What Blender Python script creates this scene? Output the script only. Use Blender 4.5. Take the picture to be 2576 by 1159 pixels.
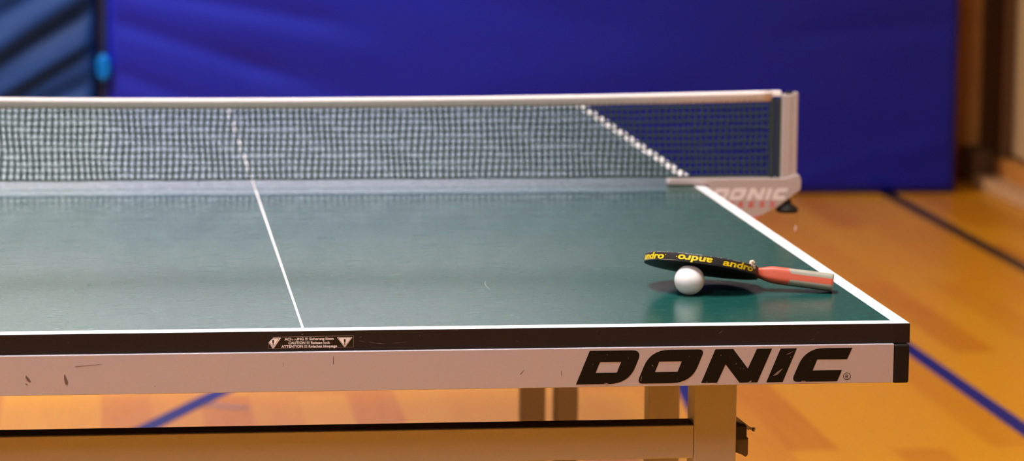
import bpy, bmesh, math, random
from mathutils import Vector, Matrix

random.seed(7)
for o in list(bpy.data.objects):
    bpy.data.objects.remove(o, do_unlink=True)
SC = bpy.context.scene
COL = SC.collection
FLOOR = -0.76            # the table top is z = 0, its near right corner the origin

# ------------------------------------------------------------------ camera
W_PX, H_PX, F_PX = 2576.0, 1159.0, 7676.94
YAW, PITCH, ROLL = 0.127755, 0.140672, 0.0092528
CAM = Vector((-0.98024, -3.69108, 0.648776))
fwd = Vector((math.sin(YAW) * math.cos(PITCH), math.cos(YAW) * math.cos(PITCH), -math.sin(PITCH)))
rgt = Vector((math.cos(YAW), -math.sin(YAW), 0))
upv = rgt.cross(fwd)
r2 = rgt * math.cos(ROLL) + upv * math.sin(ROLL)
u2 = -rgt * math.sin(ROLL) + upv * math.cos(ROLL)
cam_data = bpy.data.cameras.new('camera')
cam_data.sensor_fit = 'HORIZONTAL'
cam_data.sensor_width = 36.0
cam_data.lens = F_PX / W_PX * 36.0
cam_data.clip_end = 60
cam_data.dof.use_dof = True
cam_data.dof.focus_distance = 3.86
cam_data.dof.aperture_fstop = 5.0
cam = bpy.data.objects.new('camera', cam_data)
M = Matrix((r2, u2, -fwd)).transposed().to_4x4()
M.translation = CAM
cam.matrix_world = M
COL.objects.link(cam)
SC.camera = cam

# ------------------------------------------------------------------ world, exposure
world = bpy.data.worlds.new('world')
SC.world = world
world.use_nodes = True
world.node_tree.nodes['Background'].inputs[0].default_value = (0.8, 0.85, 1.0, 1)
world.node_tree.nodes['Background'].inputs[1].default_value = 0.02
SC.view_settings.view_transform = 'Standard'
SC.view_settings.look = 'None'
SC.view_settings.gamma = 1.0
SC.view_settings.use_curve_mapping = False
SC.view_settings.exposure = 0.0
SC.cycles.max_bounces = 8
SC.cycles.diffuse_bounces = 5

# lamps of the hall: (x, y, strength); the lamp builder further down hangs one at each
LAMP_Z = 2.75
LAMP_SIZE = (0.55, 1.5)
LAMPS = [(-0.8, -0.1, 68), (-2.6, 5.0, 108), (-2.4, -3.2, 36), (-4.8, 0.5, 14)]
# added unseen lights that brighten the back wall for the board's reflection: (x, watts)
ADDED_LIGHTS = [(-2.7, 90), (-1.3, 94), (0.1, 82)]
ADDED_Y, ADDED_Z = 6.45, 2.72
LAMP_COLOR = (1.0, 0.97, 0.95)


# ------------------------------------------------------------------ helpers
def lin(c):
    c = c / 255.0
    return c / 12.92 if c <= 0.04045 else ((c + 0.055) / 1.055) ** 2.4


def rgb(r, g, b):
    return (lin(r), lin(g), lin(b), 1.0)


def new_mat(name):
    m = bpy.data.materials.new(name)
    m.use_nodes = True
    nt = m.node_tree
    return m, nt, nt.nodes['Principled BSDF']


def mat(name, color, rough=0.5, metal=0.0, spec=0.5, noise=0.0, scale=40.0, bump=0.0, stretch=(1, 1, 1), coat=0.0):
    """plain procedural material: base colour, a little noise in colour and bump"""
    m, nt, p = new_mat(name)
    p.inputs['Base Color'].default_value = color
    p.inputs['Roughness'].default_value = rough
    p.inputs['Metallic'].default_value = metal
    p.inputs['Specular IOR Level'].default_value = spec
    p.inputs['Coat Weight'].default_value = coat
    if noise or bump:
        tc = nt.nodes.new('ShaderNodeTexCoord')
        mp = nt.nodes.new('ShaderNodeMapping')
        mp.inputs['Scale'].default_value = stretch
        nz = nt.nodes.new('ShaderNodeTexNoise')
        nz.inputs['Scale'].default_value = scale
        nz.inputs['Detail'].default_value = 5
        nt.links.new(tc.outputs['Object'], mp.inputs['Vector'])
        nt.links.new(mp.outputs['Vector'], nz.inputs['Vector'])
        if noise:
            mx = nt.nodes.new('ShaderNodeMix')
            mx.data_type = 'RGBA'
            mx.inputs[6].default_value = [c * (1 - noise) for c in color[:3]] + [1]
            mx.inputs[7].default_value = [min(1, c * (1 + noise)) for c in color[:3]] + [1]
            nt.links.new(nz.outputs['Fac'], mx.inputs[0])
            nt.links.new(mx.outputs[2], p.inputs['Base Color'])
        if bump:
            b = nt.nodes.new('ShaderNodeBump')
            b.inputs['Strength'].default_value = bump
            b.inputs['Distance'].default_value = 0.002
            nt.links.new(nz.outputs['Fac'], b.inputs['Height'])
            nt.links.new(b.outputs['Normal'], p.inputs['Normal'])
    return m


class MB:
    """collects geometry for ONE mesh object, with material slots"""

    def __init__(self):
        self.bm = bmesh.new()
        self.mats = []

    def slot(self, m):
        if m not in self.mats:
            self.mats.append(m)
        return self.mats.index(m)

    def add(self, verts, faces, m, smooth=False):
        s = self.slot(m)
        vs = [self.bm.verts.new(v) for v in verts]
        out = []
        for f in faces:
            try:
                fc = self.bm.faces.new([vs[i] for i in f])
            except ValueError:
                continue
            fc.material_index = s
            fc.smooth = smooth
            out.append(fc)
        return vs, out

    def box(self, x0, x1, y0, y1, z0, z1, m, bevel=0.0, seg=2):
        b = bmesh.new()
        bmesh.ops.create_cube(b, size=1.0)
        for v in b.verts:
            v.co = Vector(((x0 + x1) / 2 + v.co.x * (x1 - x0), (y0 + y1) / 2 + v.co.y * (y1 - y0), (z0 + z1) / 2 + v.co.z * (z1 - z0)))
        if bevel:
            bmesh.ops.bevel(b, geom=b.edges[:], offset=bevel, segments=seg, affect='EDGES', profile=0.5)
        self.merge(b, m)

    def merge(self, b, m, smooth=False, mtx=None):
        b.verts.index_update()
        vs = [(mtx @ v.co) if mtx else v.co.copy() for v in b.verts]
        fs = [[v.index for v in f.verts] for f in b.faces]
        r = self.add(vs, fs, m, smooth)
        b.free()
        return r

    def tube(self, pts, rad, m, n=10, cap=True, smooth=True):
        pts = [Vector(p) for p in pts]
        rads = rad if isinstance(rad, (list, tuple)) else [rad] * len(pts)
        verts, faces = [], []
        for i, p in enumerate(pts):
            d = (pts[min(i + 1, len(pts) - 1)] - pts[max(i - 1, 0)]).normalized()
            a = d.cross(Vector((0, 0, 1)))
            if a.length < 1e-4:
                a = d.cross(Vector((0, 1, 0)))
            a.normalize()
            b = d.cross(a)
            for k in range(n):
                t = 2 * math.pi * k / n
                verts.append(p + (a * math.cos(t) + b * math.sin(t)) * rads[i])
        for i in range(len(pts) - 1):
            for k in range(n):
                faces.append([i * n + k, i * n + (k + 1) % n, (i + 1) * n + (k + 1) % n, (i + 1) * n + k])
        if cap:
            faces.append(list(range(n))[::-1])
            faces.append([(len(pts) - 1) * n + k for k in range(n)])
        self.add(verts, faces, m, smooth)

    def lathe(self, prof, centre, m, n=32, axis='Z', smooth=True):
        """prof: list of (radius, height)"""
        cx, cy, cz = centre
        verts, faces = [], []
        for r, h in prof:
            for k in range(n):
                t = 2 * math.pi * k / n
                verts.append((cx + r * math.cos(t), cy + r * math.sin(t), cz + h))
        for i in range(len(prof) - 1):
            for k in range(n):
                faces.append([i * n + k, i * n + (k + 1) % n, (i + 1) * n + (k + 1) % n, (i + 1) * n + k])
        faces.append(list(range(n))[::-1])
        faces.append([(len(prof) - 1) * n + k for k in range(n)])
        self.add(verts, faces, m, smooth)

    def prism_xz(self, outline, y0, y1, m, bevel=0.0):
        """outline in (x, z), extruded from y0 to y1"""
        b = bmesh.new()
        vs = [b.verts.new((x, y0, z)) for x, z in outline]
        f = b.faces.new(vs)
        r = bmesh.ops.extrude_face_region(b, geom=[f])
        for v in [g for g in r['geom'] if isinstance(g, bmesh.types.BMVert)]:
            v.co.y = y1
        bmesh.ops.recalc_face_normals(b, faces=b.faces[:])
        if bevel:
            bmesh.ops.bevel(b, geom=b.edges[:], offset=bevel, segments=2, affect='EDGES', profile=0.5)
        self.merge(b, m)

    def flat_xz(self, outline, y, m, holes=()):
        """a printed shape facing -y, with optional holes (filled by triangulation)"""
        b = bmesh.new()
        loops = [outline] + list(holes)
        for L in loops:
            vs = [b.verts.new((x, y, z)) for x, z in L]
            for i in range(len(vs)):
                b.edges.new((vs[i], vs[(i + 1) % len(vs)]))
        bmesh.ops.triangle_fill(b, edges=b.edges[:], use_beauty=True, normal=(0, -1, 0))
        self.merge(b, m)

    def build(self, name, parent=None, label=None):
        bmesh.ops.recalc_face_normals(self.bm, faces=self.bm.faces[:])
        me = bpy.data.meshes.new(name)
        self.bm.to_mesh(me)
        self.bm.free()
        for m in self.mats:
            me.materials.append(m)
        ob = bpy.data.objects.new(name, me)
        COL.objects.link(ob)
        if parent is not None:
            ob.parent = parent
            off = Vector((0, 0, 0))
            q = parent
            while q is not None:
                off += q.location
                q = q.parent
            ob.location = -off          # meshes are written in hall coordinates
        if label:
            ob['label'] = label
        return ob


def thing(name, loc, label, cat, group=None):
    o = bpy.data.objects.new(name, None)
    o.empty_display_size = 0.1
    COL.objects.link(o)
    o.location = loc
    o['label'] = label
    o['category'] = cat
    if group:
        o['group'] = group
    return o


def structure(ob, label=None, cat=None):
    ob['kind'] = 'structure'
    if label:
        ob['label'] = label
    if cat:
        ob['category'] = cat
    return ob


def text_mesh(body, bold=0.0, shear=0.0):
    """letters as flat polygons: (verts 2d, faces) normalised to x 0..1 and the true aspect"""
    cu = bpy.data.curves.new('t', 'FONT')
    cu.body = body
    cu.size = 1.0
    cu.offset = bold
    cu.shear = shear
    cu.resolution_u = 4
    ob = bpy.data.objects.new('t', cu)
    COL.objects.link(ob)
    dg = bpy.context.evaluated_depsgraph_get()
    me = bpy.data.meshes.new_from_object(ob.evaluated_get(dg))
    vs = [(v.co.x, v.co.y) for v in me.vertices]
    fs = [list(p.vertices) for p in me.polygons]
    bpy.data.objects.remove(ob, do_unlink=True)
    bpy.data.curves.remove(cu)
    bpy.data.meshes.remove(me)
    xs = [v[0] for v in vs]
    return vs, fs, min(xs), max(xs)


def round_corner(pts, radii, seg=8):
    """polygon with rounded corners; radii per corner (0 keeps it sharp)"""
    out = []
    n = len(pts)
    for i in range(n):
        p = Vector(pts[i])
        r = radii[i]
        if r <= 0:
            out.append(tuple(p))
            continue
        a = (Vector(pts[i - 1]) - p)
        b = (Vector(pts[(i + 1) % n]) - p)
        la, lb = a.length, b.length
        a.normalize()
        b.normalize()
        s, e = p + a * min(r, la * .49), p + b * min(r, lb * .49)
        for k in range(seg + 1):
            t = k / seg
            q = s * (1 - t) ** 2 + p * 2 * t * (1 - t) + e * t * t
            out.append(tuple(q))
    return out


# ------------------------------------------------------------------ materials
def wood_floor():
    m, nt, p = new_mat('floor_wood')
    N, L = nt.nodes.new, nt.links.new
    tc = N('ShaderNodeTexCoord')
    mp = N('ShaderNodeMapping')
    mp.inputs['Rotation'].default_value = (0, 0, math.radians(90))
    L(tc.outputs['Object'], mp.inputs['Vector'])
    br = N('ShaderNodeTexBrick')
    br.offset = 0.37
    br.inputs['Color1'].default_value = (0, 0, 0, 1)
    br.inputs['Color2'].default_value = (1, 1, 1, 1)
    br.inputs['Mortar'].default_value = (0.35, 0.35, 0.35, 1)
    br.inputs['Scale'].default_value = 1.0
    br.inputs['Mortar Size'].default_value = 0.0008
    br.inputs['Brick Width'].default_value = 1.15
    br.inputs['Row Height'].default_value = 0.115
    L(mp.outputs['Vector'], br.inputs['Vector'])
    mp2 = N('ShaderNodeMapping')
    mp2.inputs['Scale'].default_value = (18, 1.2, 1)
    L(tc.outputs['Object'], mp2.inputs['Vector'])
    nz = N('ShaderNodeTexNoise')
    nz.inputs['Scale'].default_value = 2.5
    nz.inputs['Detail'].default_value = 6
    L(mp2.outputs['Vector'], nz.inputs['Vector'])
    ad = N('ShaderNodeMath')
    ad.operation = 'MULTIPLY_ADD'
    L(nz.outputs['Fac'], ad.inputs[0])
    ad.inputs[1].default_value = 0.5
    L(br.outputs['Color'], ad.inputs[2])
    cr = N('ShaderNodeValToRGB')
    cr.color_ramp.elements[0].position = 0.1
    cr.color_ramp.elements[0].color = rgb(190, 110, 14)
    cr.color_ramp.elements[1].position = 1.35
    cr.color_ramp.elements[1].color = rgb(216, 147, 23)
    L(ad.outputs[0], cr.inputs[0])
    L(cr.outputs[0], p.inputs['Base Color'])
    p.inputs['Roughness'].default_value = 0.32
    p.inputs['Specular IOR Level'].default_value = 0.18
    return m


def table_green_mat():
    m, nt, p = new_mat('table_green')
    N, L = nt.nodes.new, nt.links.new
    tc = N('ShaderNodeTexCoord')
    mp = N('ShaderNodeMapping')
    mp.inputs['Scale'].default_value = (5, 45, 1)
    L(tc.outputs['Object'], mp.inputs['Vector'])
    nz = N('ShaderNodeTexNoise')
    nz.inputs['Scale'].default_value = 5
    nz.inputs['Detail'].default_value = 8
    nz.inputs['Roughness'].default_value = 0.65
    L(mp.outputs['Vector'], nz.inputs['Vector'])
    cr = N('ShaderNodeValToRGB')
    cr.color_ramp.elements[0].position = 0.3
    cr.color_ramp.elements[0].color = rgb(14, 60, 55)
    cr.color_ramp.elements[1].position = 0.75
    cr.color_ramp.elements[1].color = rgb(24, 76, 70)
    L(nz.outputs['Fac'], cr.inputs[0])
    # dust specks and light scratches, longer across the table
    mp2 = N('ShaderNodeMapping')
    mp2.inputs['Scale'].default_value = (28, 70, 1)
    L(tc.outputs['Object'], mp2.inputs['Vector'])
    n2 = N('ShaderNodeTexNoise')
    n2.inputs['Scale'].default_value = 3.0
    n2.inputs['Detail'].default_value = 3
    L(mp2.outputs['Vector'], n2.inputs['Vector'])
    c2 = N('ShaderNodeValToRGB')
    c2.color_ramp.elements[0].position = 0.70
    c2.color_ramp.elements[0].color = (0, 0, 0, 1)
    c2.color_ramp.elements[1].position = 0.80
    c2.color_ramp.elements[1].color = (0.35, 0.35, 0.35, 1)
    L(n2.outputs['Fac'], c2.inputs[0])
    mx = N('ShaderNodeMix')
    mx.data_type = 'RGBA'
    L(c2.outputs[0], mx.inputs[0])
    L(cr.outputs[0], mx.inputs[6])
    mx.inputs[7].default_value = rgb(120, 140, 130)
    L(mx.outputs[2], p.inputs['Base Color'])
    rr = N('ShaderNodeMapRange')
    rr.inputs[3].default_value = 0.20
    rr.inputs[4].default_value = 0.32
    L(nz.outputs['Fac'], rr.inputs[0])
    L(rr.outputs[0], p.inputs['Roughness'])
    p.inputs['Specular IOR Level'].default_value = 0.5
    return m


def printed_black():
    """black print with worn specks"""
    m, nt, p = new_mat('printed_black')
    N, L = nt.nodes.new, nt.links.new
    tc = N('ShaderNodeTexCoord')
    nz = N('ShaderNodeTexNoise')
    nz.inputs['Scale'].default_value = 260
    nz.inputs['Detail'].default_value = 2
    L(tc.outputs['Object'], nz.inputs['Vector'])
    cr = N('ShaderNodeValToRGB')
    cr.color_ramp.elements[0].position = 0.72
    cr.color_ramp.elements[0].color = rgb(16, 12, 9)
    cr.color_ramp.elements[1].position = 0.77
    cr.color_ramp.elements[1].color = rgb(120, 105, 98)
    L(nz.outputs['Fac'], cr.inputs[0])
    L(cr.outputs[0], p.inputs['Base Color'])
    p.inputs['Roughness'].default_value = 0.5
    p.inputs['Specular IOR Level'].default_value = 0.2
    return m


FLOOR_WOOD = wood_floor()
GREEN = table_green_mat()
WHITE_LINE = mat('white_line', rgb(236, 232, 234), 0.45, noise=0.04, scale=60)
EDGE_BLACK = mat('edge_black', rgb(36, 26, 24), 0.55, spec=0.25, noise=0.15, scale=300)
CAP_BLACK = mat('cap_black', rgb(27, 21, 19), 0.6, spec=0.2)
SILVER = mat('silver_paint', rgb(190, 182, 192), 0.45, metal=0.25, noise=0.05, scale=500)
LEG_SILVER = mat('leg_silver', rgb(184, 176, 172), 0.5, metal=0.2, noise=0.05, scale=300)
RAIL_SHADE = mat('rail_shade', rgb(26, 20, 18), 0.6)
PRINT = printed_black()
SCUFF = mat('scuff_light', rgb(128, 112, 106), 0.6)
SCUFF_PALE = mat('scuff_pale', rgb(120, 136, 128), 0.6)
SCUFF_DARK = mat('scuff_dark', rgb(108, 88, 74), 0.7)
STICK_BLACK = mat('sticker_black', rgb(16, 12, 11), 0.35)
STICK_CREAM = mat('sticker_cream', rgb(245, 240, 250), 0.5)
STICK_RIM = mat('sticker_rim', rgb(150, 128, 122), 0.5)
UNDERSIDE = mat('board_underside', rgb(58, 48, 40), 0.7)
METAL = mat('steel', rgb(150, 145, 140), 0.35, metal=0.9)

# ------------------------------------------------------------------ setting
X0, X1, Y0, Y1, ZC = -7.0, 2.27, -6.5, 7.45, 2.95
b = MB()
b.box(X0, X1 + .1, Y0, Y1 + .1, FLOOR - .08, FLOOR, FLOOR_WOOD)
floor = structure(b.build('floor'))

LINE_BLUE = mat('court_blue', rgb(26, 30, 112), 0.5, spec=0.15, noise=0.1, scale=30)
LINE_BLACK = mat('court_black', rgb(34, 22, 22), 0.4)
LINE_PALE = mat('court_worn', rgb(150, 102, 90), 0.5)


def court_line(a, c, w, m, label):
    a, c = Vector((a[0], a[1], 0)), Vector((c[0], c[1], 0))
    d = (c - a).normalized()
    s = Vector((-d.y, d.x, 0)) * w / 2
    z0, z1 = FLOOR - .002, FLOOR + .0008
    mb = MB()
    base = [a - s, a + s, c + s, c - s]
    vs = [(p.x, p.y, z0) for p in base] + [(p.x, p.y, z1) for p in base]
    mb.add(vs, [(0, 1, 2, 3), (4, 5, 6, 7), (0, 1, 5, 4), (1, 2, 6, 5), (2, 3, 7, 6), (3, 0, 4, 7)], m)
    return mb.build('court_line', floor, label)


court_line((1.772, 7.40), (1.715, 1.0), .055, LINE_BLACK, 'black court line on the floor')
court_line((1.046, 6.9), (1.043, -2.0), .048, LINE_BLUE, 'blue court line on the floor')
court_line((-1.35, 2.136), (-0.20, 4.758), .048, LINE_BLUE, 'diagonal blue court line on the floor')
court_line((-0.80, 3.345), (-0.70, 3.29), .042, LINE_PALE, 'short worn blue tick on the floor')
court_line((0.652, 6.55), (0.281, 2.60), .035, LINE_BLUE, 'narrow blue court line on the floor')

PLASTER = mat('plaster', rgb(226, 228, 232), 0.8, noise=0.05, scale=6)
WALL_OCHRE = mat('wall_ochre', rgb(150, 132, 108), 0.8, noise=0.05, scale=5)
WALL_UPPER = mat('wall_upper', rgb(62, 46, 38), 0.8, noise=0.05, scale=6)
BEIGE = mat('beige_panel', rgb(206, 168, 118), 0.7, noise=0.06, scale=5)
WOOD_WALL = mat('wall_wood', rgb(206, 134, 56), 0.55, noise=0.25, scale=3, stretch=(1, 1, 6))
DARK_WOOD = mat('dark_wood', rgb(98, 64, 28), 0.6, noise=0.2, scale=4)
PALE_WOOD = mat('pale_wood', rgb(214, 168, 118), 0.45, noise=0.1, scale=6)
CEIL = mat('ceiling_board', rgb(112, 92, 70), 0.8, noise=0.05, scale=3)

b = MB(); b.box(X0, X1 + .1, Y1, Y1 + .1, FLOOR, 0.2, WOOD_WALL); b.box(X0, X1 + .1, Y1, Y1 + .1, 0.2, 1.08, PLASTER); b.box(X0, X1 + .1, Y1, Y1 + .1, 1.08, ZC, WALL_UPPER)
structure(b.build('wall_back'))
b = MB(); b.box(X1, X1 + .1, Y0, Y1 + .1, FLOOR, -.655, WOOD_WALL); b.box(X1 + .004, X1 + .1, Y0, Y1, -.655, -.635, DARK_WOOD)
b.box(X1, X1 + .1, Y0, Y1, -.635, ZC, BEIGE)
structure(b.build('wall_right'))
b = MB(); b.box(X0 - .1, X0, Y0, Y1 + .1, FLOOR, ZC, WALL_OCHRE); structure(b.build('wall_left'))
b = MB(); b.box(X0, X1, Y0 - .1, Y0, FLOOR, ZC, WALL_OCHRE); structure(b.build('wall_front'))
b = MB(); b.box(X0, X1 + .1, Y0, Y1 + .1, ZC, ZC + .1, CEIL); structure(b.build('ceiling'))
b = MB(); b.box(X1 - .13, X1, Y0, 7.22, FLOOR, FLOOR + .045, PALE_WOOD, .008); b.box(X1 - .05, X1, Y0, 7.22, FLOOR + .045, FLOOR + .11, WOOD_WALL, .004)
structure(b.build('baseboard_right'))
b = MB(); b.box(X1 - .045, X1, 7.16, 7.45, FLOOR, ZC, DARK_WOOD, .006); b.box(X1 - .12, X1 - .03, 7.25, 7.45, FLOOR, FLOOR + .13, DARK_WOOD, .006)
structure(b.build('trim_1'))

# ------------------------------------------------------------------ ceiling lamps (above the frame)
LAMP_HOUSING = mat('lamp_housing', rgb(215, 215, 212), 0.5)


def lamp_glow(strength):
    m, nt, p = new_mat('lamp_diffuser')
    p.inputs['Base Color'].default_value = (0.9, 0.9, 0.9, 1)
    p.inputs['Emission Color'].default_value = (*LAMP_COLOR, 1)
    p.inputs['Emission Strength'].default_value = strength
    return m


for lx, ly, st in LAMPS:
    t = thing('ceiling_lamp', (lx, ly, ZC), 'flat white ceiling lamp fixed under the hall ceiling', 'lamp', 'ceiling lamps of the hall')
    hx, hy = LAMP_SIZE[0] / 2, LAMP_SIZE[1] / 2
    b = MB(); b.box(lx - hx - .03, lx + hx + .03, ly - hy - .03, ly + hy + .03, LAMP_Z + .005, ZC, LAMP_HOUSING, .01); b.build('housing', t)
    b = MB(); b.box(lx - hx, lx + hx, ly - hy, ly + hy, LAMP_Z - .01, LAMP_Z + .006, lamp_glow(st)); b.build('diffuser', t)

for wx, wp in ADDED_LIGHTS:  # made-up lights; the wall they brighten shows in the board's gloss
    t = thing('added_wall_light', (wx, ADDED_Y, ZC), 'slim added light under the ceiling that brightens the back wall', 'lamp', 'added lights by the back wall')
    b = MB(); b.box(wx - .62, wx + .62, ADDED_Y - .09, ADDED_Y - .02, ADDED_Z - .06, ZC, LAMP_HOUSING, .01); b.box(wx - .62, wx + .62, ADDED_Y - .02, ADDED_Y + .05, ADDED_Z + .10, ZC, LAMP_HOUSING, .005); b.build('housing', t)
    ld = bpy.data.lights.new('added_light', 'AREA')
    ld.shape = 'RECTANGLE'; ld.size = 1.2; ld.size_y = .12
    ld.energy = wp; ld.color = (0.94, 0.98, 1.0); ld.spread = math.radians(70)
    lo = bpy.data.objects.new('added_light', ld)
    COL.objects.link(lo)
    lo.parent = t
    aim = Vector((0, 7.45 - ADDED_Y, 1.55 - ADDED_Z))
    lo.location = (0, .03, ADDED_Z + .02 - ZC)
    lo.rotation_euler = aim.to_track_quat('-Z', 'Z').to_euler()

# ------------------------------------------------------------------ crash mats
MAT_BLUE = mat('mat_blue', rgb(6, 22, 150), 0.40, spec=0.32, bump=0.25, scale=900)
MAT_STEEL = mat('mat_steel_blue', rgb(10, 42, 92), 0.5, spec=0.15, bump=0.25, scale=900)
MAT_CYAN = mat('strap_cyan', rgb(0, 104, 186), 0.6, spec=0.15)
MAT_NAVY = mat('mat_navy', rgb(12, 22, 66), 0.6)


def crash_mat(name, x0, x1, yf, thick, height, m, folds, label, parts):
    t = thing(name, ((x0 + x1) / 2, yf + thick / 2, FLOOR), label, 'mat')
    nx, nz = int((x1 - x0) / .012), int(height / .012)
    mb = MB()
    verts, faces = [], []
    for j in range(nz + 1):
        for i in range(nx + 1):
            u, v = i / nx, j / nz
            x, z = x0 + (x1 - x0) * u, FLOOR + height * v
            d = 0.0
            for (ax, az, bx, bz, amp, wid) in folds:
                dx, dz = bx - ax, bz - az
                L2 = dx * dx + dz * dz
                s = ((x - ax) * dx + (z - az) * dz) / L2
                q = ((x - ax) * dz - (z - az) * dx) / math.sqrt(L2)
                e = math.exp(-(max(0, -s, s - 1) * math.sqrt(L2) / .12) ** 2)
                d += amp * e * math.exp(-(q / wid) ** 2)
            # stuffed profile: rounded towards the rim
            ed = min(x - x0, x1 - x, z - FLOOR, FLOOR + height - z)
            r = .035
            rim = 0 if ed > r else r - math.sqrt(max(0, r * r - (r - ed) ** 2))
            d *= min(1, ed / .05)
            verts.append((x, yf + rim - d, z))
    for j in range(nz):
        for i in range(nx):
            a = j * (nx + 1) + i
            faces.append([a, a + 1, a + nx + 2, a + nx + 1])
    mb.add(verts, faces, m, True)
    rim = [j * (nx + 1) for j in range(nz + 1)] + [nz * (nx + 1) + i for i in range(1, nx + 1)] + \
          [j * (nx + 1) + nx for j in range(nz - 1, -1, -1)] + [i for i in range(nx - 1, 0, -1)]
    front = [Vector(verts[k]) for k in rim]
    back = [Vector((p.x, yf + thick, p.z)) for p in front]
    n = len(rim)
    mb.add(front + back, [[k, (k + 1) % n, n + (k + 1) % n, n + k] for k in range(n)] + [[n + k for k in range(n)][::-1]], m)
    bmesh.ops.remove_doubles(mb.bm, verts=mb.bm.verts[:], dist=1e-5)
    mb.build('cover', t)
    parts(t)
    return t


def px_mat(px, py):
    """a point on the big mat's front"""
    return (-1.037 + (px - 265) / 707.0, -.058 - py / 697.0)


def fold(a, c, amp, wid):
    return (*px_mat(*a), *px_mat(*c), amp, wid)


big_folds = [
    fold((310, 60), (640, 165), -.007, .035), fold((300, 180), (420, 225), -.006, .03),
    fold((380, -20), (760, 45), -.006, .035), fold((640, 165), (900, 240), -.004, .05), fold((560, 60), (900, 130), .003, .05),
    fold((1100, -10), (1500, 60), -.003, .06), fold((2060, 82), (2430, 55), -.005, .04), fold((2080, 450), (2330, 375), .006, .045),
    fold((2040, 470), (2200, 420), -.005, .03), fold((1200, 200), (1700, 160), .003, .08), fold((2080, 250), (2400, 300), .003, .08),
]


def px_left(px, py):
    return (-1.045 + (px - 265) / 707.0, -.058 - py / 697.0)


def lfold(a, c, amp, wid):
    return (*px_left(*a), *px_left(*c), amp, wid)


left_folds = [
    lfold((-40, 190), (250, 20), -.020, .028), lfold((-40, 140), (230, -20), .014, .035), lfold((-20, 250), (250, 95), .014, .03),
    lfold((40, 250), (250, 120), -.012, .024), lfold((90, 265), (250, 195), -.010, .03), lfold((-60, 80), (150, -40), -.012, .03),
    lfold((120, 300), (250, 240), .010, .03), lfold((-200, 260), (0, 150), .014, .04), lfold((-300, 120), (-60, 0), -.016, .04),
]


def big_parts(t):
    b = MB()
    b.box(1.2, 1.36, 7.0, 7.024, .45, .49, MAT_NAVY, .006)
    b.build('carry_handle', t)
    # dark navy strip in the gap between the mats, and the pale blue strap loop hanging there
    b = MB()
    b.box(-1.066, -1.030, 7.12, 7.30, FLOOR + .01, FLOOR + 1.45, MAT_NAVY, .006)
    b.build('gap_strip', t, 'dark navy strip between the mats')
    b = MB()
    cx, cz = -1.046, -.293
    pts = []
    for k in range(25):
        a = 2 * math.pi * k / 24
        pts.append((cx + .012 * math.cos(a), 7.0, cz + .034 * math.sin(a)))
    b.tube(pts, [.0125] * 25, MAT_CYAN, 10, cap=False)
    b.box(cx - .007, cx + .007, 6.995, 7.125, cz - .03, cz + .03, MAT_CYAN, .004)
    b.build('strap', t, 'pale blue strap')


crash_mat('crash_mat', -1.032, 2.022, 7.02, .30, 1.50, MAT_BLUE, big_folds,
          'large deep blue crash mat with a pale blue strap against the back wall', big_parts)
crash_mat('crash_mat', -4.20, -1.0705, 7.06, .30, 1.50, MAT_STEEL, left_folds,
          'greyish steel blue crash mat with deep slanting folds', lambda t: None)

# ------------------------------------------------------------------ table
TX0, TX1, TL = -1.525, 0.0, 2.74
table = thing('table_tennis_table', (-.7625, 1.37, FLOOR), 'green table tennis table with white lines and silver frame', 'table')


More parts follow.
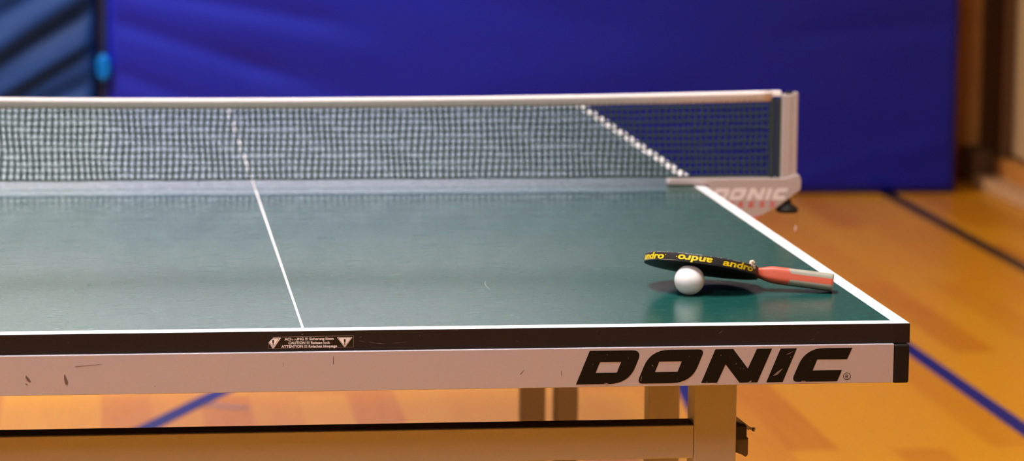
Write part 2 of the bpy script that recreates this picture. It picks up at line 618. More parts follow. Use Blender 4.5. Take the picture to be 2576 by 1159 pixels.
def tabletop(y0, y1, end_low):
    """half of the playing board; the white end line lies at y0 when end_low, else at y1"""
    mb = MB()
    e = .0012
    xs = [TX0, TX0 + .02, -.7640, -.7610, -.02, TX1]
    ys = [y0, y0 + .02, y1] if end_low else [y0, y1 - .02, y1]
    for i in range(5):
        for j in range(2):
            m = GREEN
            if i in (0, 2, 4):
                m = WHITE_LINE
            if (end_low and j == 0) or (not end_low and j == 1):
                m = WHITE_LINE
            ax, bx = xs[i], xs[i + 1]
            ay, by = ys[j], ys[j + 1]
            ax += e if i == 0 else 0
            bx -= e if i == 4 else 0
            ay += e if j == 0 else 0
            by -= e if j == 1 else 0
            mb.add([(ax, ay, 0), (bx, ay, 0), (bx, by, 0), (ax, by, 0)], [(0, 1, 2, 3)], m)
    # rounded white rim, then the black band and the underside
    r = [(TX0, y0), (TX1, y0), (TX1, y1), (TX0, y1)]
    ins = [(TX0 + e, y0 + e), (TX1 - e, y0 + e), (TX1 - e, y1 - e), (TX0 + e, y1 - e)]
    rings = [[(x, y, 0) for x, y in ins], [(x * .7 + X * .3, y * .7 + Y * .3, -e * .3) for (x, y), (X, Y) in zip(r, ins)], [(x, y, -e) for x, y in r],
             [(x, y, -.0252) for x, y in r]]
    for k, m in ((0, WHITE_LINE), (1, EDGE_BLACK), (2, EDGE_BLACK)):
        for i in range(4):
            joint = i == (2 if end_low else 0)
            if joint and m is WHITE_LINE:
                m_ = GREEN
            else:
                m_ = m
            mb.add([rings[k][i], rings[k][(i + 1) % 4], rings[k + 1][(i + 1) % 4], rings[k + 1][i]], [(0, 1, 2, 3)], m_)
    mb.add(rings[3], [(0, 1, 2, 3)], UNDERSIDE)
    if end_low:
        # pale scratches on the black band: (x, z, length, slope, thickness)
        for x, z, l, s, w in [(-.696, -.0135, .010, -.12, .0006), (-.684, -.0150, .010, -.08, .0006), (-.674, -.0172, .012, -.03, .0007), (-.655, -.0170, .020, .05, .0005),
                              (-.694, -.0095, .003, .4, .0012), (-.245, -.0105, .006, .7, .0012), (-.128, -.020, .006, .25, .0005), (-.12, -.012, .003, .9, .0004), (-.0245, -.0068, .0012, 2.0, .0005),
                              (-.62, -.008, .002, .3, .0008), (-.766, -.0055, .0035, .5, .0012), (-1.05, -.012, .003, .3, .0005), (-.50, -.016, .004, -.2, .0005), (-.40, -.006, .003, .5, .0005)]:
            n = 6
            w *= .7
            up, lo = [], []
            for k in range(n + 1):
                t = k / n
                h = w * math.sin(math.pi * min(.97, max(.03, t))) * (.6 + .4 * random.random())
                up.append((x + l * t, z + s * l * t + h / 2))
                lo.append((x + l * t, z + s * l * t - h / 2))
            mb.flat_xz(up + lo[::-1], y0 - .00025, SCUFF)
        # curved pale hairline and short scratches lying on the green
        for pts in ([(-.4935, .372), (-.4975, .350), (-.4985, .325), (-.4965, .302)], [(-1.043, .048), (-1.020, .050)], [(-.900, .098), (-.870, .101)], [(-.62, .43), (-.602, .434)], [(-.55, .11), (-.531, .112)], [(-.33, .46), (-.318, .466)], [(-1.16, .05), (-1.145, .051)]):
            mb.tube([(x, y, .0001) for x, y in pts], .0004, SCUFF_PALE, 4, smooth=False)
        # chips of the white rim and smudges on the lines
        for x, z, l in [(-.77, -.0013, .012), (-.80, -.0014, .006), (-.58, -.0012, .01), (-.33, -.0013, .008)]:
            mb.flat_xz([(x, z - .0002), (x + l, z - .0001), (x + l * .8, z + .0003), (x + l * .3, z + .0003)], y0 - .0003, SCUFF_DARK)
    return mb.build('tabletop', table)


top_near = tabletop(0.0, 1.368, True)
tabletop(1.372, TL, False)

# scratches lying on the near board (pale hairlines)
# warning sticker on the black band
b = MB()
yS = -.0004
TLx, TRx, TRz, BLz = -.8002, -.7012, -.0068, -.0217
b.flat_xz([(-.8002, -.0072), (TRx, -.0068), (TRx, -.0214), (-.8066, -.0217), (-.8056, -.0137)], yS, STICK_BLACK)
for q in ([(-.8002, -.0072), (TRx, -.0067), (TRx, -.0071), (-.8002, -.0078)], [(TRx - .0004, -.0068), (TRx, -.0068), (TRx, -.0213), (TRx - .0003, -.0213)],
          [(-.8056, -.0137), (-.8052, -.0137), (-.8062, -.0217), (-.8066, -.0217)], [(-.8066, -.0214), (TRx, -.02105), (TRx, -.0213), (-.8066, -.0217)],
          [(-.777, -.0213), (-.768, -.0213), (-.769, -.0218), (-.775, -.0218)]):
    b.flat_xz(q, yS - .0002, STICK_RIM)


def tri(cx, top, half, bot, y, m, cut=None):
    p = round_corner([(cx - half, top), (cx + half, top), (cx, bot)], [.0012] * 3, 4)
    if cut:
        p = [q for q in p if q[0] > cx - half * .25 or q[1] < -.0143]
        p = [(-.8001, top)] + [q for q in p if q[0] >= -.8001 and q[1] > top - .003 and q[0] > cx] + sorted([q for q in p if not (q[1] > top - .003)], key=lambda q: -q[0]) + [(-.8052, -.0140)]
    b.flat_xz(p, y, m)


def exclaim(cx, m, y):
    b.flat_xz(round_corner([(cx - .0012, -.0107), (cx + .0012, -.0107), (cx + .0008, -.0154), (cx - .0008, -.0154)], [.0011, .0011, .0006, .0006], 4), y, m)
    b.flat_xz([(cx + .0009 * math.cos(a * .5236), -.0169 + .0009 * math.sin(a * .5236)) for a in range(12)], y, m)


# right triangle, whole
tri(-.7122, -.0086, .0097, -.0217, yS - .0003, STICK_CREAM)
tri(-.7122, -.0092, .0086, -.0207, yS - .0005, STICK_BLACK)
tri(-.7122, -.0096, .0079, -.0200, yS - .0007, STICK_CREAM)
exclaim(-.7122, STICK_BLACK, yS - .0009)
# left triangle, its corner torn off
b.flat_xz([(-.8000, -.0083), (-.7913, -.0083), (-.7908, -.0090), (-.7994, -.0214), (-.8006, -.0214), (-.8053, -.0146), (-.8053, -.0137)], yS - .0003, STICK_CREAM)
b.flat_xz([(-.8008, -.0089), (-.7923, -.0089), (-.8000, -.0206), (-.8051, -.0138)], yS - .0005, STICK_BLACK)
b.flat_xz([(-.8012, -.0093), (-.7931, -.0093), (-.8000, -.0199), (-.8047, -.0133)], yS - .0007, STICK_CREAM)
exclaim(-.8000, STICK_BLACK, yS - .0009)
for body, xa, xb, zb, tilt in (('ACHTUNG !!! Sicherung l\u00f6sen', -.7860, -.7259, -.01172, .00012), ('CAUTION !!! Release lock', -.7814, -.7303, -.0164, -.0001), ('ATTENTION !!! Relachez bloquage', -.7900, -.7216, -.02085, -.0001)):
    vs, fs, mn, mx = text_mesh(body, bold=.022)
    sc_ = (xb - xa) / (mx - mn)
    zsc = .0032 / .72
    b.add([(xa + (x - mn) * sc_, yS - .0003, zb + tilt * (x - mn) / (mx - mn) + z * zsc) for x, z in vs], fs, STICK_CREAM)
# the worn top of three letters in the first line
b.flat_xz([(-.7783, -.0080), (-.7716, -.0080), (-.7712, -.0096), (-.7722, -.0099), (-.7783, -.0099)], yS - .0005, STICK_BLACK)
b.build('warning_sticker', top_near, 'black warning sticker with cream text and two triangles')

# silver aprons (frame rails below the board) and corner caps
AP_Z0, AP_Z1 = -.0752, -.0257


def apron(x0, x1, y0, y1):
    mb = MB()
    mb.box(x0, x1, y0, y1, AP_Z0, AP_Z1, SILVER, .0008)
    return mb


AF = -.0045   # front face of the near apron
mb = apron(TX0 + .021, TX1 - .021, AF, .024)
for pts in ([(-1.0995, -.0498), (-1.0955, -.0545), (-1.0938, -.0580), (-1.0948, -.0588), (-1.0985, -.0562), (-1.1003, -.0520)],
            [(-1.1000, -.0595), (-1.0975, -.0612), (-1.0988, -.0622), (-1.1006, -.0606)],
            [(-1.0538, -.0490), (-1.0525, -.0502), (-1.0490, -.0590), (-1.0500, -.0632), (-1.0525, -.0612), (-1.0540, -.0540)],
            [(-1.0410, -.0398), (-1.0080, -.0372), (-1.0080, -.0376), (-1.0250, -.0392), (-1.0400, -.0404)],
            [(-.7268, -.0320), (-.7262, -.0320), (-.7258, -.0415), (-.7268, -.0420)],
            [(-.7880, -.0388), (-.7876, -.0388), (-.7880, -.0435), (-.7884, -.0435)],
            [(-.4435, -.0540), (-.4428, -.0540), (-.4430, -.0600), (-.4436, -.0600)],
            [(-.4950, -.0570), (-.4900, -.0520), (-.4895, -.0524), (-.4945, -.0580)],
            [(-.945, -.0660), (-.9445, -.0650), (-.943, -.0665)]):
    mb.flat_xz(pts, AF - .0003, SCUFF_DARK)
front_apron = mb.build('apron', table)
mb = apron(TX0 + .021, TX1 - .021, TL - .024, TL + .002); mb.build('apron', table)
for ya, yb in ((.024, 1.36), (1.38, TL - .024)):
    mb = apron(TX1 - .026, TX1 - .001, ya, yb); mb.build('apron', table)
    mb = apron(TX0 + .001, TX0 + .026, ya, yb); mb.build('apron', table)


def corner_cap(cx, cy, sx, sy):
    mb = MB()
    xa, xb = sorted((cx - sx * .0005, cx - sx * .0212))
    ya, yb = sorted((cy + sy * .0042, cy - sy * .026))
    mb.box(xa, xb, ya, yb, -.0762, -.0265, CAP_BLACK, .003, 3)
    return mb.build('corner_cap', table)


corner_cap(TX1, 0, 1, -1)
corner_cap(TX0, 0, -1, -1)
corner_cap(TX1, TL, 1, 1)
corner_cap(TX0, TL, -1, 1)

# the big black lettering on the apron, drawn as slanted block letters (mm)
D = [(-408.1, -29.2), (-345.5, -29.0), (-342.0, -29.0), (-364.5, -71.1), (-424.8, -71.0)]


def slant(u, z):
    """u along the letter, z in mm; letters lean by the same angle"""
    return (u + (z + 71.5) * 0.398, z)


def letter_D(x):
    out = round_corner([slant(x, -71.4), slant(x, -29.2), slant(x + 66.0, -29.2), slant(x + 66.0, -71.4)], [0, 0, 13, 25])
    hole = [slant(x + 18.8, -57.0), slant(x + 18.8, -43.7), slant(x + 45.5, -43.7), slant(x + 45.5, -57.0)]
    return out, [hole]


def letter_O(x):
    out = round_corner([slant(x, -71.5), slant(x, -29.2), slant(x + 68.5, -29.2), slant(x + 68.5, -71.5)], [8, 24, 8, 25])
    hole = [slant(x + 17.0, -57.2), slant(x + 17.0, -43.9), slant(x + 45.6, -43.9), slant(x + 45.6, -57.2)]
    return out, [hole]


letters = [letter_D(-424.9), letter_O(-348.3),
           ([(-249.5, -29.4), (-226.7, -29.4), (-207.8, -54.3), (-196.7, -29.5), (-177.4, -29.4), (-195.4, -72.1), (-218.0, -72.2), (-236.2, -48.6), (-246.7, -71.9), (-266.9, -71.9)], []),
           ([(-166.6, -29.6), (-145.7, -29.5), (-163.1, -72.2), (-184.0, -72.3)], []),
           (round_corner([(-134.5, -29.7), (-74.8, -29.8), (-81.1, -44.3), (-119.4, -44.1), (-125.0, -58.0), (-87.4, -58.1), (-93.3, -72.3), (-152.2, -72.2)], [24, 0, 0, 0, 0, 0, 0, 9]), [])]
b = MB()
for out, holes in letters:
    b.flat_xz([(x / 1000, z / 1000) for x, z in out], AF - .0003, PRINT, [[(x / 1000, z / 1000) for x, z in h] for h in holes])
# registered sign: ring and R
ring_o = [(-.0808 + .0048 * math.cos(k * math.pi / 16), -.0661 + .0048 * math.sin(k * math.pi / 16)) for k in range(32)]
ring_i = [(-.0808 + .0041 * math.cos(k * math.pi / 16), -.0661 + .0041 * math.sin(k * math.pi / 16)) for k in range(32)]
b.flat_xz(ring_o, AF - .0003, PRINT, [ring_i])
vs, fs, mn, mx = text_mesh('R', bold=.0)
b.add([(-.0808 - .0018 + (x - mn) / (mx - mn) * .0038, AF - .0003, -.0686 + z / .72 * .0050) for x, z in vs], fs, PRINT)
# wear: silver chips and rubbed spots in the lettering
for pts in ([(-.1755, -.0638), (-.1700, -.0588), (-.1630, -.0545), (-.1650, -.0575), (-.1700, -.0628), (-.1745, -.0642)],
            [(-.1600, -.0378), (-.1550, -.0352), (-.1500, -.0330), (-.1545, -.0362)],
            [(-.3905, -.0714), (-.3880, -.0696), (-.3845, -.0708), (-.3830, -.0715)],
            [(-.1400, -.0722), (-.1385, -.0708), (-.1345, -.0710), (-.1330, -.0722)],
            [(-.3438, -.0680), (-.3425, -.0625), (-.3418, -.0625), (-.3430, -.0685)],
            [(-.2075, -.0720), (-.2035, -.0695), (-.2025, -.0700), (-.2040, -.0722)],
            [(-.2600, -.0712), (-.2594, -.0690), (-.2590, -.0712)],
            [(-.3300, -.0490), (-.3285, -.0478), (-.3275, -.0500)], [(-.2140, -.0545), (-.2130, -.0540), (-.2130, -.0552)],
            [(-.2160, -.0470), (-.2152, -.0466), (-.2154, -.0474)], [(-.2310, -.0390), (-.2304, -.0386), (-.2304, -.0394)],
            [(-.4050, -.0465), (-.4035, -.0462), (-.4038, -.0470)], [(-.3885, -.0395), (-.3878, -.0393), (-.3880, -.0400)]):
    b.flat_xz(pts, AF - .0005, SCUFF)
b.build('logo', front_apron, 'large black block lettering')

# legs and under-frame


def leg(x0, x1, y0, y1, z1=-.0255):
    mb = MB()
    mb.box(x0, x1, y0, y1, FLOOR + .03, z1, LEG_SILVER, .003)
    mb.box(x0 - .004, x1 + .004, y0 - .004, y1 + .004, FLOOR, FLOOR + .032, CAP_BLACK, .004)
    return mb.build('leg', table)


CX = -.7625
pairs = [(-.2513, -.195, .12, .168), (-.2440, -.199, .50, .54), (-.308, -.266, 1.395, 1.435), (-.249, -.209, 1.395, 1.435), (-.160, -.120, 2.0, 2.04)]
for a, c, y0, y1 in pairs:
    leg(a, c, y0, y1)
    leg(2 * CX - c, 2 * CX - a, y0, y1)
mb = MB(); mb.box(2 * CX + .2513, -.2513, .12, .158, -.1952, -.1515, LEG_SILVER, .0015)
mb.box(2 * CX + .2513, -.2515, .1215, .158, -.1512, -.1505, RAIL_SHADE)  # dark sheet on the bar's top: shade under the board put in as colour
mb.build('crossbar', table)
# runners under the board carrying the leg pairs
for x in (-.23, 2 * CX + .23):
    mb = MB(); mb.box(x - .012, x + .012, .17, 1.36, -.072, -.0255, LEG_SILVER, .002); mb.build('runner', table)
    mb = MB(); mb.box(x - .012, x + .012, 1.44, 2.70, -.072, -.0255, LEG_SILVER, .002); mb.build('runner', table)
# folding latch on the right side of the near leg
LATCH_BROWN = mat('latch_brown', rgb(88, 74, 56), 0.5)
LATCH_DARK = mat('latch_dark', rgb(22, 17, 15), 0.5)
b = MB()
b.box(-.195, -.1795, .128, .158, -.1735, -.1555, LATCH_DARK, .001)
b.prism_xz([(-.195, -.1735), (-.1795, -.1735), (-.1765, -.172), (-.1765, -.1945), (-.1795, -.1978), (-.1845, -.1945), (-.195, -.1905)], .132, .154, LATCH_BROWN, .001)
b.prism_xz([(-.195, -.1445), (-.193, -.1440), (-.1725, -.1600), (-.1745, -.1645), (-.1790, -.1590), (-.195, -.1500)], .140, .146, METAL, .0005)
b.tube([(-.1755, .143, -.1605), (-.1680, .143, -.1632)], .0016, METAL, 8)
b.tube([(-.1690, .143, -.1628), (-.1660, .143, -.1638)], .0027, METAL, 10)
b.build('latch', table)

# ------------------------------------------------------------------ net
NETM = mat('net_thread', rgb(28, 50, 40), 0.8)
NETM_DARK = mat('net_cord', rgb(24, 36, 28), 0.8)
TAPE = mat('net_tape', rgb(230, 220, 218), 0.7, noise=0.05, scale=80)
CLAMP = mat('clamp_silver', rgb(170, 156, 152), 0.45, metal=0.25, noise=0.04, scale=200)
CLAMP_LIGHT = mat('clamp_print', rgb(206, 192, 187), 0.5)
CLAMP_RED = mat('clamp_red', rgb(190, 56, 50), 0.5)
NY = 1.382
net = thing('table_tennis_net', (-.7625, NY, 0.0), 'dark mesh net with white top tape across the green table', 'net')


def ztop(x):
    return .1508 + .0105 * ((x + .7625) / .89) ** 2


NX0, NX1 = -1.525 - .118, .118
b = MB()
cell = .0105
n_v = int((NX1 - NX0) / cell)
n_h = 11
zb = .0155


def wav(x, z):
    return .0011 * math.sin(x * 23 + z * 60) + .0009 * math.sin(x * 61 + 2.0 + z * 35)


def thread(pts, w, m, dy=0.0):
    """flat-sided thread, four-sided section"""
    b.tube([(p[0], p[1] + dy, p[2]) for p in pts], w, m, 4, cap=False, smooth=False)


for i in range(n_v + 1):
    x = NX0 + i * cell
    zt = ztop(x) - .014
    thread([(x + wav(x, zb + (zt - zb) * k / 8), NY, zb + (zt - zb) * k / 8) for k in range(9)], .0020, NETM)
for j in range(1, n_h):
    pts = []
    for i in range(0, n_v * 2 + 1):
        x = NX0 + i * cell / 2
        zt = ztop(x) - .014
        z = zb + (zt - zb) * j / n_h
        pts.append((x, NY, z + .0006 * math.sin(x * 37 + j)))
    thread(pts, .0014, NETM)
b.build('mesh', net)
b = MB()
b.tube([(NX0 + (NX1 - NX0) * k / 60, NY, zb - .0005 + .0004 * math.sin(k * .9)) for k in range(61)], .0019, NETM_DARK, 8)
b.build('bottom_cord', net)
b = MB()
n = 80
prof = [(-.0016, -.0185), (-.0016, -.0100), (-.0026, -.0088), (-.0042, -.0062), (-.0044, -.0036), (-.0030, -.0010), (0, 0), (.0030, -.0010), (.0044, -.0036), (.0042, -.0062), (.0026, -.0088), (.0016, -.0100), (.0016, -.0185)]
verts, faces = [], []
for k in range(n + 1):
    x = NX0 + .003 + (NX1 - NX0 - .006) * k / n
    if k == n:
        x += .0
    for dy, dz in prof:
        verts.append((x, NY + dy, ztop(x) + dz))
m_ = len(prof)
for k in range(n):
    for i in range(m_ - 1):
        faces.append([k * m_ + i, k * m_ + i + 1, (k + 1) * m_ + i + 1, (k + 1) * m_ + i])
    faces.append([k * m_ + m_ - 1, k * m_, (k + 1) * m_, (k + 1) * m_ + m_ - 1])
faces += [list(range(m_))[::-1], [n * m_ + i for i in range(m_)]]
b.add(verts, faces, TAPE, True)
for s in (1, -1):
    # narrow end of the tape folded over the post
    xa, xb = (.112, .131) if s == 1 else (-1.525 - .131, -1.525 - .112)
    b.box(xa, xb, NY - .0034, NY + .0034, ztop(.12) - .0105, ztop(.12) - .0002, TAPE, .002)
b.build('top_tape', net)

DONIC_W = [([(x, z) for x, z in o_], h_) for o_, h_ in letters]


def post_side(s):
    """post, sleeve and clamp; s = 1 right, -1 left (mirrored about the table's middle)"""
    def X(x):
        return x if s == 1 else -1.525 - x

    def bx(mb, x0, x1, *r):
        a, c = sorted((X(x0), X(x1)))
        mb.box(a, c, *r)
    mb = MB(); bx(mb, .1135, .1215, NY - .004, NY + .004, .012, .1475, NETM_DARK, .002); bx(mb, .1240, .1315, NY - .003, NY + .003, .012, .1475, NETM_DARK, .001)
    mb.build('end_sleeve', net)
    mb = MB()
    bx(mb, .1310, .1500, NY - .008, NY + .008, .0, .1555, CLAMP, .0035)
    bx(mb, .1475, .1600, NY - .006, NY + .010, .0, .1585, CLAMP, .003)
    bx(mb, .1380, .1520, NY - .005, NY + .005, .150, .1592, CAP_BLACK, .002)
    mb.build('post', net)
    mb = MB()
    out = [(-.0640, .0012), (-.0640, .0080), (-.060, .0116), (.140, .0122), (.155, .0170), (.163, .0180), (.1665, .0080), (.1660, -.0080), (.147, -.0225), (.127, -.0370), (.091, -.0565), (.074, -.0640), (.035, -.0640), (.006, -.0520), (.004, .0010)]
    out = [(X(x), z) for x, z in (out if s == 1 else out[::-1])]
    mb.prism_xz(out, NY - .0125, NY + .012, CLAMP, .0018)
    cl = mb.build('clamp', net)
    if s == 1:
        mb = MB()
        yP = NY - .0129
        x0l, x1l = .012, .1440
        for o_, h_ in DONIC_W:
            f = lambda q: (x0l + (q[0] + 424.9) / 350.1 * (x1l - x0l), -.0045 + (q[1] + 29.2) / 43.0 * .0205)
            mb.flat_xz([f(q) for q in o_], yP, CLAMP_LIGHT, [[f(q) for q in hh] for hh in h_])
        for ch, xc in zip('STRESS', (.026, .0440, .0620, .0800, .0980, .1160)):
            vs, fs, mn, mx = text_mesh(ch, bold=.02)
            mb.add([(xc - .0045 + (x - mn) / (mx - mn) * .009 + z * .003, yP, -.0372 + z / .72 * .0098) for x, z in vs], fs, CLAMP_RED)
        mb.flat_xz([(.070, -.0625), (.078, -.0615), (.100, -.0520), (.096, -.0518), (.084, -.0550)], yP - .0002, CLAMP_RED)
        mb.build('print', cl, 'pale and red lettering')
    # tightening knob under the clamp
    mb = MB()
    mb.lathe([(.0050, .0), (.0055, -.012), (.0085, -.019), (.0165, -.0240), (.0190, -.0270), (.0190, -.0315), (.0170, -.0330), (.004, -.0330)], (X(.1455), NY, -.0150), CAP_BLACK, 24)
    mb.build('knob', net)


post_side(1)
post_side(-1)
b = MB()
CORD = mat('net_string', rgb(206, 172, 152), 0.5)
b.tube([(.1625, NY, -.0100), (.1632, NY, -.030), (.1628, NY, -.055), (.1622, NY, -.074)], .0008, CORD, 6)
b.tube([(.1622, NY, -.072), (.1612, NY, -.078), (.1600, NY, -.084)], [.0020, .0030, .0018], CORD, 10)
b.build('adjusting_cord', net)

# ------------------------------------------------------------------ ball
BALL = mat('ball_plastic', rgb(238, 232, 232), 0.42)
b = MB()
bb = bmesh.new()
bmesh.ops.create_uvsphere(bb, u_segments=64, v_segments=40, radius=.02)
b.merge(bb, BALL, True, Matrix.Translation((-.23879, .23523, .02002)))
ball = b.build('table_tennis_ball')
ball['label'] = 'white ball propping up the bat on the green table'
ball['category'] = 'ball'

# ------------------------------------------------------------------ bat
BX = [-0.21027391, 0.28846092, 0.0306, -0.27228006, 0.10018215, -0.26761006]
T, A_, B_ = .01159, .07946, .07508
XC = .0745


def rot(a, c, d):
    return Matrix.Rotation(a, 4, 'Z') @ Matrix.Rotation(c, 4, 'Y') @ Matrix.Rotation(d, 4, 'X')


bat = thing('table_tennis_bat', BX[:3], 'bat with black edge tape leaning on the white ball', 'bat')
bat.rotation_euler = rot(*BX[3:]).to_euler()
RUB_TOP = mat('rubber_red', rgb(120, 26, 24), 0.5)
RUB_BOT = mat('rubber_black', rgb(38, 20, 18), 0.55)
PLY = mat('plywood', rgb(176, 132, 92), 0.6, noise=0.15, scale=60, stretch=(1, 8, 1))
ETAPE = mat('edge_tape', rgb(42, 38, 40), 0.42, noise=0.5, scale=260, stretch=(1, 1, 4))
EWEAR = mat('edge_wear', rgb(120, 112, 106), 0.6, noise=0.3, scale=300)
YELLOW = mat('tape_yellow', rgb(238, 202, 12), 0.5)
H_RED = mat('handle_red', rgb(190, 78, 50), 0.5, noise=0.12, scale=120, stretch=(.3, 3, 3))
H_GREY = mat('handle_grey', rgb(142, 136, 120), 0.55, noise=0.1, scale=150, stretch=(.3, 3, 3))
H_END = mat('handle_end', rgb(216, 180, 160), 0.6)


def in_bat(mb, name, label=None, parent=None):
    bmesh.ops.recalc_face_normals(mb.bm, faces=mb.bm.faces[:])
    me = bpy.data.meshes.new(name)
    mb.bm.to_mesh(me); mb.bm.free()
    for m in mb.mats:
        me.materials.append(m)
    o = bpy.data.objects.new(name, me)
    COL.objects.link(o)
    o.parent = parent or bat
    if label:
        o['label'] = label
    return o


def blade_outline(inset=0.0, xcut=XC, n=96):
    pts = []
    a, c = A_ - inset, B_ - inset
    t0 = math.acos(min(1, xcut / a))
    for k in range(n + 1):
        t = t0 + (2 * math.pi - 2 * t0) * k / n
        pts.append((a * math.cos(t), c * math.sin(t)))
    return pts


def slab(mb, outline, z0, z1, m):
    n = len(outline)
    mb.add([(x, y, z0) for x, y in outline] + [(x, y, z1) for x, y in outline],
           [list(range(n))[::-1], [n + k for k in range(n)]] + [[k, (k + 1) % n, n + (k + 1) % n, n + k] for k in range(n)], m)


mb = MB(); slab(mb, blade_outline(.0006), -.003, .003, PLY)
# neck running under the handle
slab(mb, [(XC - .01, -.0215), (XC - .003, -.013), (XC + .014, -.0095), (XC + .03, -.0095), (XC + .03, .0095), (XC + .014, .0095), (XC - .003, .013), (XC - .01, .0215)], -.0028, .0028, PLY)
in_bat(mb, 'blade')
mb = MB(); slab(mb, blade_outline(.0007, XC - .002), .003, T / 2 - .0001, RUB_TOP); in_bat(mb, 'rubber', 'dark red top rubber')
mb = MB(); slab(mb, blade_outline(.0007, XC - .002), -T / 2 + .0001, -.003, RUB_BOT); in_bat(mb, 'rubber', 'black underside rubber')
# edge tape: a thin band round the rim, worn pale along both borders, with the yellow wordmark
mb = MB()
n = 220
t_a, t_b = .40, 2 * math.pi - .33
rows = [(-T / 2 - .0001, 0.0002), (-T / 2 + .0006, .0005), (-.0025, .0006), (.0025, .0006), (T / 2 - .0006, .0005), (T / 2 + .0001, .0002)]
vs, fs = [], []
for k in range(n + 1):
    t = t_a + (t_b - t_a) * k / n
    for z, e in rows:
        vs.append(((A_ - .0006 + e) * math.cos(t), (B_ - .0006 + e) * math.sin(t), z))
R_ = len(rows)
grid = [[k * R_ + i, (k + 1) * R_ + i, (k + 1) * R_ + i + 1, k * R_ + i + 1] for k in range(n) for i in range(R_ - 1)]
wear = [f for f in grid if (f[0] % R_ == 4 and random.random() < .5)]
body = [f for f in grid if f not in wear]
mb.add(vs, body, ETAPE, True)
mb.add(vs, wear, EWEAR, True)
# worn silver streak low on the band's left part
for t0, t1, z in ((math.pi + .18, math.pi + .75, -.0045), (math.pi + .8, math.pi + 1.2, -.0046), (math.pi + .3, math.pi + .62, -.0034)):
    st, k2 = [], 14
    for k in range(k2 + 1):
        t = t0 + (t1 - t0) * k / k2
        w = .00045 * math.sin(math.pi * k / k2) + .0001
        for zz in (z - w, z + w):
            st.append(((A_ + .0002) * math.cos(t), (B_ + .0002) * math.sin(t), zz))
    mb.add(st, [[2 * k, 2 * k + 2, 2 * k + 3, 2 * k + 1] for k in range(k2)], EWEAR)


def arc_table():
    L, out = 0.0, []
    px, py = None, None
    for k in range(2001):
        t = -math.pi + math.pi * k / 2000
        x, y = A_ * math.cos(t), B_ * math.sin(t)
        if px is not None:
            L += math.hypot(x - px, y - py)
        out.append((L, t))
        px, py = x, y
    return out


def band_text(mb, t0, t1, flip, zbase, h):
    vs, fs, mn, mx = text_mesh('andro', bold=.030, shear=.12)
    out = []
    for x, z in vs:
        u = (x - mn) / (mx - mn)
        zz = zbase + z / .74 * h
        if flip:
            u, zz = 1 - u, -zz
        t = t0 + (t1 - t0) * u
        out.append(((A_ + .0003) * math.cos(t), (B_ + .0003) * math.sin(t), zz))
    mb.add(out, fs, YELLOW)
    # the small dot behind the word
    u = -.045 if flip else 1.045
    zc = (-.0005 - zbase) * (1 if flip else 0) + (zbase + h * .62) * (0 if flip else 1)
    if flip:
        zc = -(zbase + h * .3)
    t = t0 + (t1 - t0) * u
    d = .0006
    mb.add([((A_ + .0003) * math.cos(t + a * d / .078), (B_ + .0003) * math.sin(t + a * d / .078), zc + c * d) for a, c in ((-1, -1), (1, -1), (1, 1), (-1, 1))], [(0, 1, 2, 3)], YELLOW)


band_text(mb, -2.890, -2.235, False, -.0036, .0088)
band_text(mb, -1.955, -1.365, True, -.0030, .0088)
band_text(mb, -1.185, -.535, False, -.0032, .0088)
in_bat(mb, 'edge_tape', 'black edge tape with yellow wordmarks')
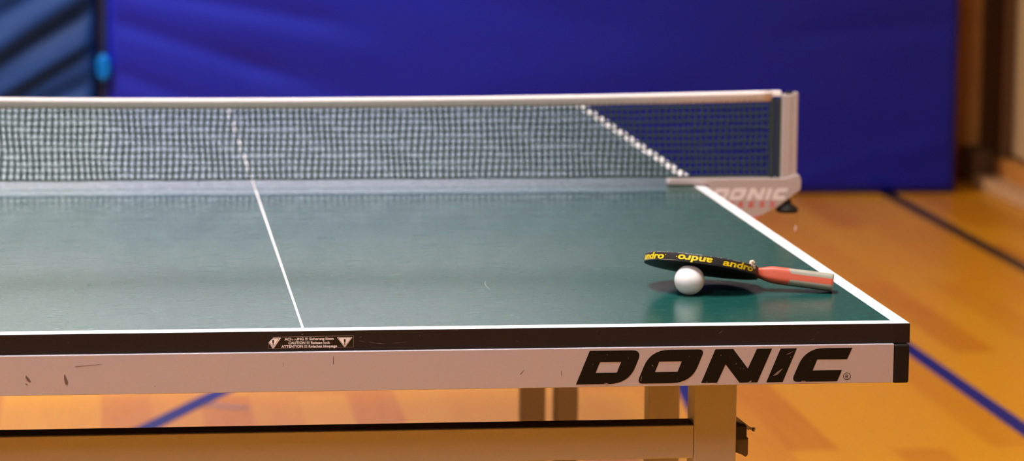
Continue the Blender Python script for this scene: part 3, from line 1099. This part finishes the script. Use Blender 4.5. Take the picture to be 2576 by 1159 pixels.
# handle: rings of rounded section, red core stripe between grey side scales
mb = MB()
secs = [(XC - .008, .0160, .0048, -.0000), (XC - .002, .0150, .0058, 0), (XC + .001, .0140, .0064, 0), (XC + .006, .0133, .0078, 0), (XC + .012, .0135, .0096, 0), (XC + .018, .0140, .0107, 0), (XC + .026, .0142, .0112, 0), (XC + .040, .0143, .0114, 0),
        (XC + .060, .0143, .0114, 0), (XC + .080, .0145, .0115, 0), (XC + .0985, .0150, .0116, 0), (XC + .1005, .0144, .0110, 0)]
fine = []
for i in range(len(secs) - 1):
    k2 = max(2, int((secs[i + 1][0] - secs[i][0]) / .0016))
    for k in range(k2):
        t = k / k2
        fine.append([secs[i][j] * (1 - t) + secs[i + 1][j] * t for j in range(4)])
fine.append(list(secs[-1]))
NS = 72
vs = []
for x, hw, ht, zc in fine:
    for k in range(NS):
        t = 2 * math.pi * k / NS
        c, s = math.cos(t), math.sin(t)
        e = .5
        vs.append((x, hw * math.copysign(abs(c) ** e, c), zc + ht * math.copysign(abs(s) ** e, s)))
red, grey = [], []
for i in range(len(fine) - 1):
    for k in range(NS):
        f = [i * NS + k, i * NS + (k + 1) % NS, (i + 1) * NS + (k + 1) % NS, (i + 1) * NS + k]
        x = fine[i][0]
        z = sum(vs[q][2] for q in f) / 4
        y = sum(vs[q][1] for q in f) / 4
        edge = XC + .0435 - max(0.0, (abs(z + .0014) - .0034)) * .55
        (red if (x < edge or (-.0048 < z < .0020)) else grey).append(f)
mb.add(vs, red, H_RED, True)
mb.add(vs, grey, H_GREY, True)
last = vs[-NS:]
mb.add(last, [list(range(NS))], H_END)
mb.add(vs[:NS], [list(range(NS))[::-1]], H_RED)
bmesh.ops.remove_doubles(mb.bm, verts=mb.bm.verts[:], dist=1e-6)
in_bat(mb, 'handle', 'orange red handle with grey side scales')
# frayed end of the tape sticking up at the throat
FRAY = mat('frayed_tape', rgb(206, 180, 160), 0.7)
mb = MB()
for (x, y, z, r) in [(.0655, -.0395, .0045, .0026), (.0652, -.0392, .0066, .0026), (.0652, -.0390, .0084, .0028), (.0664, -.0389, .0094, .0026), (.0676, -.0388, .0096, .0022), (.0686, -.0386, .0086, .0019), (.0682, -.0380, .0066, .0020), (.0690, -.0372, .0044, .0020), (.0702, -.0366, .0024, .0019)]:
    bb = bmesh.new()
    bmesh.ops.create_icosphere(bb, subdivisions=2, radius=r)
    for v in bb.verts:
        v.co *= 1 + random.uniform(-.12, .12)
    mb.merge(bb, FRAY, True, Matrix.Translation((x, y, z)))
in_bat(mb, 'frayed_tape_end', 'pale frayed tape end')
